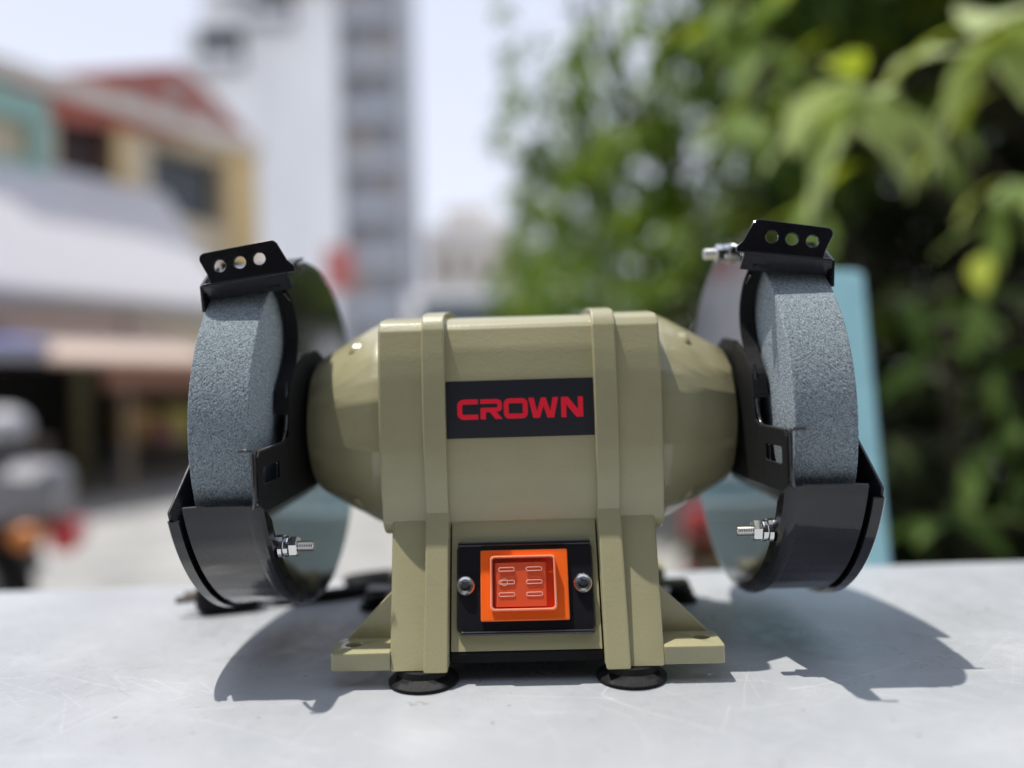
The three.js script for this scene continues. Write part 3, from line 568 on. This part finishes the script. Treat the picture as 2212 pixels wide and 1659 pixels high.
// --- name label on the housing
{
  const cw = 1024, ch = 392, cv = document.createElement('canvas'); cv.width = cw; cv.height = ch; const c = cv.getContext('2d');
  c.fillStyle = 'rgb(24,25,35)'; c.fillRect(0, 0, cw, ch);
  for (let i = 0; i < 9000; i++) { const v = 20 + rnd() * 45 | 0; c.fillStyle = `rgba(${v},${v},${v + 10},0.45)`; c.fillRect(rnd() * cw, rnd() * ch, 2, 2); }
  const kx = cw / 738, ky = ch / 281, ox = 682, oy = 466;            // letter coordinates as measured
  const X = x => (x - ox) * kx, Y = y => (y - oy) * ky;
  c.strokeStyle = c.fillStyle = 'rgb(255,20,54)'; c.lineJoin = 'miter'; c.lineCap = 'butt';
  const T = 556, B = 656, th = 25, mT = T + th / 2, mB = B - th / 2;
  const line = (pts, w = th) => { c.lineWidth = w * ky; c.beginPath(); pts.forEach((p, i) => p.length === 2 ? (i ? c.lineTo(X(p[0]), Y(p[1])) : c.moveTo(X(p[0]), Y(p[1]))) : c.quadraticCurveTo(X(p[0]), Y(p[1]), X(p[2]), Y(p[3]))); c.stroke(); };
  const poly = pts => { c.beginPath(); pts.forEach((p, i) => i ? c.lineTo(X(p[0]), Y(p[1])) : c.moveTo(X(p[0]), Y(p[1]))); c.closePath(); c.fill(); };
  line([[842, mT], [775, mT], [750, mT, 750, mT + 22], [750, mB - 22], [750, mB, 775, mB], [842, mB]]);                                  // C
  line([[853, mT], [932, mT], [950, mT, 950, mT + 14], [950, 598], [950, 610, 932, 610], [856, 610]], 23); line([[867, 600], [867, B]], 27); poly([[900, 620], [934, 620], [964, B], [928, B]]);  // R
  line([[1030, mT], [1060, mT], [1078, mT, 1078, mT + 18], [1078, mB - 18], [1078, mB, 1060, mB], [1000, mB], [983, mB, 983, mB - 18], [983, mT + 18], [983, mT, 1000, mT], [1031, mT]]);        // O
  poly([[1094, T], [1122, T], [1136, 622], [1157, T], [1182, T], [1202, 622], [1216, T], [1244, T], [1221, B], [1188, B], [1169, 598], [1150, B], [1117, B]]);                                     // W
  poly([[1257, T], [1292, T], [1341, 618], [1341, T], [1367, T], [1367, B], [1332, B], [1283, 594], [1283, B], [1257, B]]);              // N
  const map = new THREE.CanvasTexture(cv); map.colorSpace = THREE.SRGBColorSpace;
  const g = new THREE.BufferGeometry(), pos = [], uv = [], idx = [], n = 24, a = 0.0555, b = 0.0478, hw = 0.0302, y0 = 0.0948, y1 = 0.1182;
  for (let i = 0; i <= n; i++) { const y = y0 + (y1 - y0) * i / n, RL = (section(0.0555, 0.0484, 0.0090), section.R), z = 0.0555 - RL + Math.sqrt(RL * RL - (y - AH) ** 2) + 0.00025; for (const s of [-1, 1]) { pos.push(s * hw, y, z); uv.push((s + 1) / 2, i / n); } }
  for (let i = 0; i < n; i++) { const k = i * 2; idx.push(k, k + 1, k + 2, k + 1, k + 3, k + 2); }
  g.setAttribute('position', new THREE.Float32BufferAttribute(pos, 3)); g.setAttribute('uv', new THREE.Float32BufferAttribute(uv, 2)); g.setIndex(idx); g.computeVertexNormals();
  const m = obj('name_label', g, std([1, 1, 1], 0.55, { map }), G); m.userData.label = 'black label with the red word CROWN';
}
// --- switch on its black plate
{
  const al = Math.atan(slope), S = sub('switch', G); S.position.set(0.0001, 0.0352, front(0.0352, -0.0022)); S.rotation.x = -al;
  const plate = roundRect(-0.0274, 0.0274, -0.0176, 0.0166, 0.0022);
  obj('switch_plate', [extZ(plate, 0.0003, 0.0019, 0.0006), box(-0.0256, 0.0268, -0.0188, -0.0172, 0.0002, 0.0040, 0.0007), box(-0.0270, 0.0268, 0.0158, 0.0178, 0.0002, 0.0026, 0.0007)], M.gloss, S);
  const fr = roundRect(-0.0177, 0.0172, -0.0136, 0.0139, 0.0006); const hole = roundRect(-0.0130, 0.0116, -0.0094, 0.0104, 0.0008); fr.holes.push(new THREE.Path(hole.getPoints(6)));
  obj('bezel', extZ(fr, 0.0019, 0.0040, 0.0004), M.orange, S);
  obj('switch_well', box(-0.0131, 0.0117, -0.0095, 0.0105, 0.0012, 0.0023), M.orange, S);
  // rocker tilted to its off side
  const rk = extX([[0.0024, -0.0088], [0.0058, -0.0084], [0.0054, 0.0], [0.0066, 0.0084], [0.0024, 0.0092]].map(p => [p[0], p[1]]), -0.0118, 0.0085, 0.0005, 0.3);
  obj('rocker', rk, M.rocker, S);
  const face = y => 0.0055 + (y > 0 ? y * 0.16 : -y * 0.04);
  const pill = (x, y) => { const g = new THREE.TorusGeometry(0.0007, 0.00019, 6, 20); const p = g.attributes.position; for (let i = 0; i < p.count; i++) p.setX(i, p.getX(i) + Math.sign(p.getX(i)) * 0.0024); g.computeVertexNormals(); g.translate(x, y, face(y) + 0.0003); return plain(g); };
  for (const x of [-0.0072, 0.0037]) for (const y of [0.0058, 0.0009, -0.0038]) obj('rocker_rib', pill(x, y), M.rockerPale, S);
  const ring = new THREE.TorusGeometry(0.0013, 0.00016, 6, 24); ring.translate(-0.0082, 0.0009, face(0.0009) + 0.0003); obj('off_mark', plain(ring), M.rockerPale, S);
  // clear splash boot over the rocker
  const rimO = roundRect(-0.0137, 0.0123, -0.0101, 0.0111, 0.0016), rimI = roundRect(-0.0128, 0.0114, -0.0092, 0.0102, 0.0012); rimO.holes.push(new THREE.Path(rimI.getPoints(8)));
  obj('boot_rim', extZ(rimO, 0.0041, 0.0078, 0.0004), M.bootRim, S);
  obj('clear_boot', extZ(roundRect(-0.0127, 0.0113, -0.0091, 0.0101, 0.0012), 0.00762, 0.00766), M.boot, S);
  for (const x of [-0.0238, 0.0230]) {
    const h = rev([[0, 0.0037], [0.0008, 0.0037], [0.0018, 0.0032], [0.0026, 0.0023], [0.0030, 0.0012], [0.0031, 0.0001]].map(p => p), { n: 28, crease: 0.9 }); h.rotateY(-Math.PI / 2); h.translate(x, 0.0004, 0.0019);
    const sc = obj('plate_screw', h, M.steel, S); sc.name = 'plate_screw';
    const c1 = box(-0.0016, 0.0016, -0.0004, 0.0004, -0.0006, 0.00072), c2 = box(-0.0004, 0.0004, -0.0016, 0.0016, -0.0006, 0.00076);
    const cr = mergeGeometries([c1, c2]); cr.rotateZ(x > 0 ? 0.5 : 0.75); cr.translate(x, 0.0004, 0.0042); obj('plate_screw_recess', cr, std([0.12, 0.12, 0.12], 0.4, { metalness: 1 }), S);
  }
}
// --- wheels and guards
const RG = 0.0832, gw = t => 1 - 0.055 * Math.max(0, Math.sin(t));
const arcPts = (R, d0, d1, n = 80) => Array.from({ length: n + 1 }, (_, i) => { const t = (d0 + (d1 - d0) * i / n) * Math.PI / 180; return [R * gw(t) * Math.cos(t), R * gw(t) * Math.sin(t)]; });
function plateShape(rim = 0.0786) {
  const s = new THREE.Shape(), A = d => d * Math.PI / 180;
  arcPts(rim, 52, 336).forEach((p, i) => i ? s.lineTo(...p) : s.moveTo(...p));
  s.lineTo(0.0800, -0.0250); s.quadraticCurveTo(0.0868, -0.0246, 0.0872, -0.0200); s.lineTo(0.0874, -0.0055); s.quadraticCurveTo(0.0874, -0.0032, 0.0850, -0.0032);
  s.lineTo(0.0565, -0.0028); s.quadraticCurveTo(0.0490, -0.002, 0.0475, 0.010); s.lineTo(0.0460, 0.022); s.lineTo(0.0450, 0.0180); s.lineTo(0.0370, 0.0270); s.quadraticCurveTo(0.0285, 0.0375, 0.0300, 0.0460); s.quadraticCurveTo(0.0320, 0.0530, 0.0360, 0.0560); s.closePath();
  const h = roundRect(0.0615, 0.0815, -0.0168, -0.0098, 0.0012); s.holes.push(new THREE.Path(h.getPoints(6)));
  return s;
}
function coverShape() {
  const s = new THREE.Shape(), A = d => d * Math.PI / 180, R = RG - 0.0003;
  arcPts(R, 77, 341).forEach((p, i) => i ? s.lineTo(...p) : s.moveTo(...p));
  s.lineTo(0.050, -0.004); s.quadraticCurveTo(0.030, 0.004, 0.024, 0.020); s.quadraticCurveTo(0.016, 0.040, 0.0175, 0.060); s.closePath(); return s;
}
for (const s of [1, -1]) {
  const mk = g => s > 0 ? g : mirror(g), rad = d => d * Math.PI / 180;
  const wheel = grit([[0.1047, 0.0300], [0.1047, 0.0745], [0.1051, 0.0750], [0.1285, 0.0750], [0.1289, 0.0745], [0.1289, 0.0620]], 1080, 0.00042, 0.00013);
  const w = obj('grinding_wheel', mk(up(wheel)), M.wheel, G);
  obj('wheel_flange', mk(up(rev([[0.1018, 0.008], [0.1018, 0.0275], [0.1024, 0.029], [0.1040, 0.029]], { n: 60, crease: 0.6 }))), M.zinc, w);
  obj('paper_washer', mk(up(rev([[0.1041, 0.008], [0.1041, 0.0325], [0.1046, 0.0325]], { n: 60 }))), M.blotter, w);
  obj('shaft', mk(up(rev([[0.090, 0.0062], [0.134, 0.0062]], { n: 24 }))), M.zinc, w);

  const guard = sub('wheel_guard', G);
  const plate = extX(plateShape(), 0.0982, 0.0994, 0.0003);
  obj('side_plate', mk(up(plate)), M.gloss, guard);
  const hp = new THREE.Shape([[-0.030, -0.0275], [0.0786, -0.0268], [0.0860, -0.0238], [0.0868, -0.0200], [0.0870, -0.0058], [0.0848, -0.0036], [0.0565, -0.0032], [0.0490, -0.0010], [0.0470, 0.0100], [0.0448, 0.0178], [0.0368, 0.0266], [0.0200, 0.0335], [0.0, 0.0362], [-0.020, 0.0300], [-0.034, 0.0110], [-0.036, -0.0100]].map(p => new THREE.Vector2(...p)));
  hp.holes.push(new THREE.Path(roundRect(0.0617, 0.0813, -0.0166, -0.0100, 0.0012).getPoints(6)));
  obj('guard_hub', mk(up(extX(hp, 0.0973, 0.0981, 0.0002))), M.rubber, guard);
  if (s < 0) { const q = 0.03; guard.rotation.x = q; guard.position.set(0, AH - AH * Math.cos(q), -AH * Math.sin(q)); }
  const fp = [[0.0500, 0.0640], [0.0360, 0.0560], [0.0300, 0.0460], [0.0310, 0.0360], [0.0370, 0.0270], [0.0450, 0.0180], [0.0470, 0.0080]], sm = new THREE.CatmullRomCurve3(fp.map(p => V3(p[0], p[1], 0))).getPoints(30);
  obj('plate_flange', mk(up(extX(sm.map(p => [p.x + 0.0009, p.y]).concat(sm.slice().reverse().map(p => [p.x - 0.0002, p.y])), 0.0975, 0.1034))), M.rubber, guard);
  // curved rim strip, open at the front
  const outer = [[0.0982, RG - 0.0048], [0.0984, RG - 0.0030], [0.0992, RG - 0.0013], [0.1006, RG - 0.0003], [0.1024, RG], [0.1042, RG - 0.0004], [0.1060, RG - 0.0012], [0.1080, RG - 0.0016], [0.1245, RG - 0.0016], [0.1275, RG - 0.0013], [0.1305, RG - 0.0009]];
  const inner = outer.map(p => [p[0] < 0.1 ? p[0] + 0.0011 : p[0], p[1] - 0.0011]).reverse(); inner[inner.length - 1] = [0.0993, RG - 0.0048];
  const rim = rev(outer.concat(inner), { a0: rad(-18), a1: rad(-306), n: 120, closed: true, crease: 0.45, warp: gw });
  obj('guard_rim', mk(up(rim)), M.black, guard);
  // hook of the tab beside the opening
  const hook = tube([[0.0986, -0.0040, 0.0868], [0.0992, -0.0034, 0.0874], [0.1008, -0.0031, 0.0878], [0.1042, -0.0031, 0.0880]], 0.0007, 16, 8);
  const edge = tube([[0.0990, -0.0045, 0.0872], [0.0990, -0.0215, 0.0872], [0.1002, -0.0245, 0.0850], [0.1035, -0.0252, 0.0800]], 0.0007, 30, 8);
  obj('guard_tab_edge', mk(up(mergeGeometries([hook, edge]))), M.gloss, guard);
  // outer cover with its flange over the rim
  const R1 = RG + 0.0006;
  obj('cover_flange', mk(up(rev([[0.1322, R1], [0.1362, R1], [0.1368, R1 - 0.0006], [0.1368, R1 - 0.0013], [0.1322, R1 - 0.0013]], { a0: rad(-21.5), a1: rad(-282), n: 110, closed: true, crease: 0.5, warp: gw }))), M.black, guard);
  obj('outer_cover', mk(up(extX(coverShape(), 0.1352, 0.1364, 0.0003))), M.black, guard);
  // spark deflector: drilled tab on a curved flange
  const D = sub('spark_deflector', G), td = new THREE.Shape();
  td.moveTo(-0.0202, 0); td.lineTo(0.0150, 0); td.lineTo(0.0160, 0.0050); td.lineTo(0.0182, 0.0108); td.quadraticCurveTo(0.0186, 0.0136, 0.0158, 0.0140); td.lineTo(-0.0118, 0.0144); td.quadraticCurveTo(-0.0138, 0.0144, -0.0148, 0.0122); td.lineTo(-0.0176, 0.0052); td.lineTo(-0.0202, 0.0022); td.closePath();
  for (const x of [-0.0064, 0.0018, 0.0102]) { const h = new THREE.Path(); h.absarc(x, 0.0076, 0.00255, 0, Math.PI * 2, true); td.holes.push(h); }
  const tab = extZ(td, -0.0006, 0.0006, 0.0002); tab.rotateX(-0.06);
  tab.rotateZ(-0.145); tab.translate(0.1102, AH + 0.0650, 0.0545);
  const skirt = box(0.0940, 0.1296, -0.0005, 0.0005, -0.0074, 0); skirt.rotateX(-0.80); skirt.rotateZ(-0.11); skirt.translate(0, AH + 0.0773, 0.0548);
  const bend = tube([[0.0940, AH + 0.0676, 0.0542], [0.1130, AH + 0.0651, 0.0542], [0.1288, AH + 0.0629, 0.0542]], 0.0010, 12, 10);
  obj('deflector_tab', mk(mergeGeometries([tab, bend, skirt])), M.black, D);
  obj('deflector_flange', mk(up(rev([[0.0978, RG + 0.0018], [0.1302, RG - 0.0010], [0.1302, RG - 0.0022], [0.0978, RG + 0.0006]], { a0: rad(50), a1: rad(78), n: 20, closed: true, warp: gw }))), M.black, D);
  obj('deflector_side', mk(extX([[0.0545, AH + 0.0630], [0.0530, AH + 0.0525], [0.0460, AH + 0.0540], [0.036, AH + 0.066], [0.036, AH + 0.073], [0.046, AH + 0.0690]], 0.1291, 0.1301)), M.black, D);
  if (s < 0) { const q = 0.045; D.rotation.x = q; D.position.set(0, AH - AH * Math.cos(q), -AH * Math.sin(q)); }
  // bolts
  const bolt = (y, z, L, r = 0.002) => {
    const pr = [[0.1005 - L, 0.0001], [0.1005 - L, r - 0.0004]]; for (let x = 0.1008 - L; x < 0.0945; x += 0.0007) { pr.push([x, r], [x + 0.00035, r - 0.00035]); } pr.push([0.100, r]);
    const th = rev(pr, { n: 20, crease: 0.2 }); th.translate(0, y, z);
    const hex = []; for (let k = 0; k < 6; k++) hex.push([0.0042 * Math.cos(k * Math.PI / 3 + 0.3), 0.0042 * Math.sin(k * Math.PI / 3 + 0.3)]);
    const nut = extX(hex, 0.0908, 0.0942, 0.0004, 0.3); nut.translate(0, y, z);
    const wa = rev([[0.0966, 0.002], [0.0966, 0.0047], [0.0981, 0.0047]], { n: 28 }), sp = rev([[0.0944, 0.002], [0.0944, 0.0040], [0.0949, 0.0042], [0.0960, 0.0042], [0.0964, 0.0039]], { n: 28, crease: 0.8 }); wa.translate(0, y, z); sp.translate(0, y, z);
    obj('guard_bolt', mk(th), M.zinc, guard); obj('hex_nut', mk(nut), M.steel, guard); obj('washer', mk(mergeGeometries([wa, sp])), M.steel, guard);
  };
  bolt(AH - 0.0445, 0.0625, 0.0160, 0.0022); if (s > 0) bolt(AH + 0.0735, 0.018, 0.0150, 0.0026);
}
// --- mains lead and plug lying behind the machine
{
  const t = thing('power_cord', 'black power cord with moulded plug lying on the table behind the left wheel', 'cord');
  obj('cable', tube([[-0.02, 0.03, -0.070], [-0.04, 0.008, -0.085], [-0.075, 0.0035, -0.075], [-0.105, 0.0035, -0.088], [-0.082, 0.0035, -0.100], [-0.065, 0.0035, -0.086], [-0.10, 0.0035, -0.062], [-0.132, 0.0035, -0.053], [-0.148, 0.007, -0.049]], 0.0034, 90, 10), M.rubber, t);
  const b = new RoundedBoxGeometry(0.034, 0.017, 0.020, 4, 0.006); b.rotateY(0.3); b.translate(-0.160, 0.0085, -0.046); obj('plug_body', plain(b), M.rubber, t);
  for (const dz of [-0.005, 0.005]) { const p = new THREE.CylinderGeometry(0.0018, 0.0018, 0.012, 10); p.rotateZ(Math.PI / 2); p.rotateY(0.3); p.translate(-0.178, 0.009, -0.0405 + dz); obj('plug_pin', plain(p), std([0.10, 0.08, 0.06], 0.6), t); }
}
renderer.render(scene, camera);
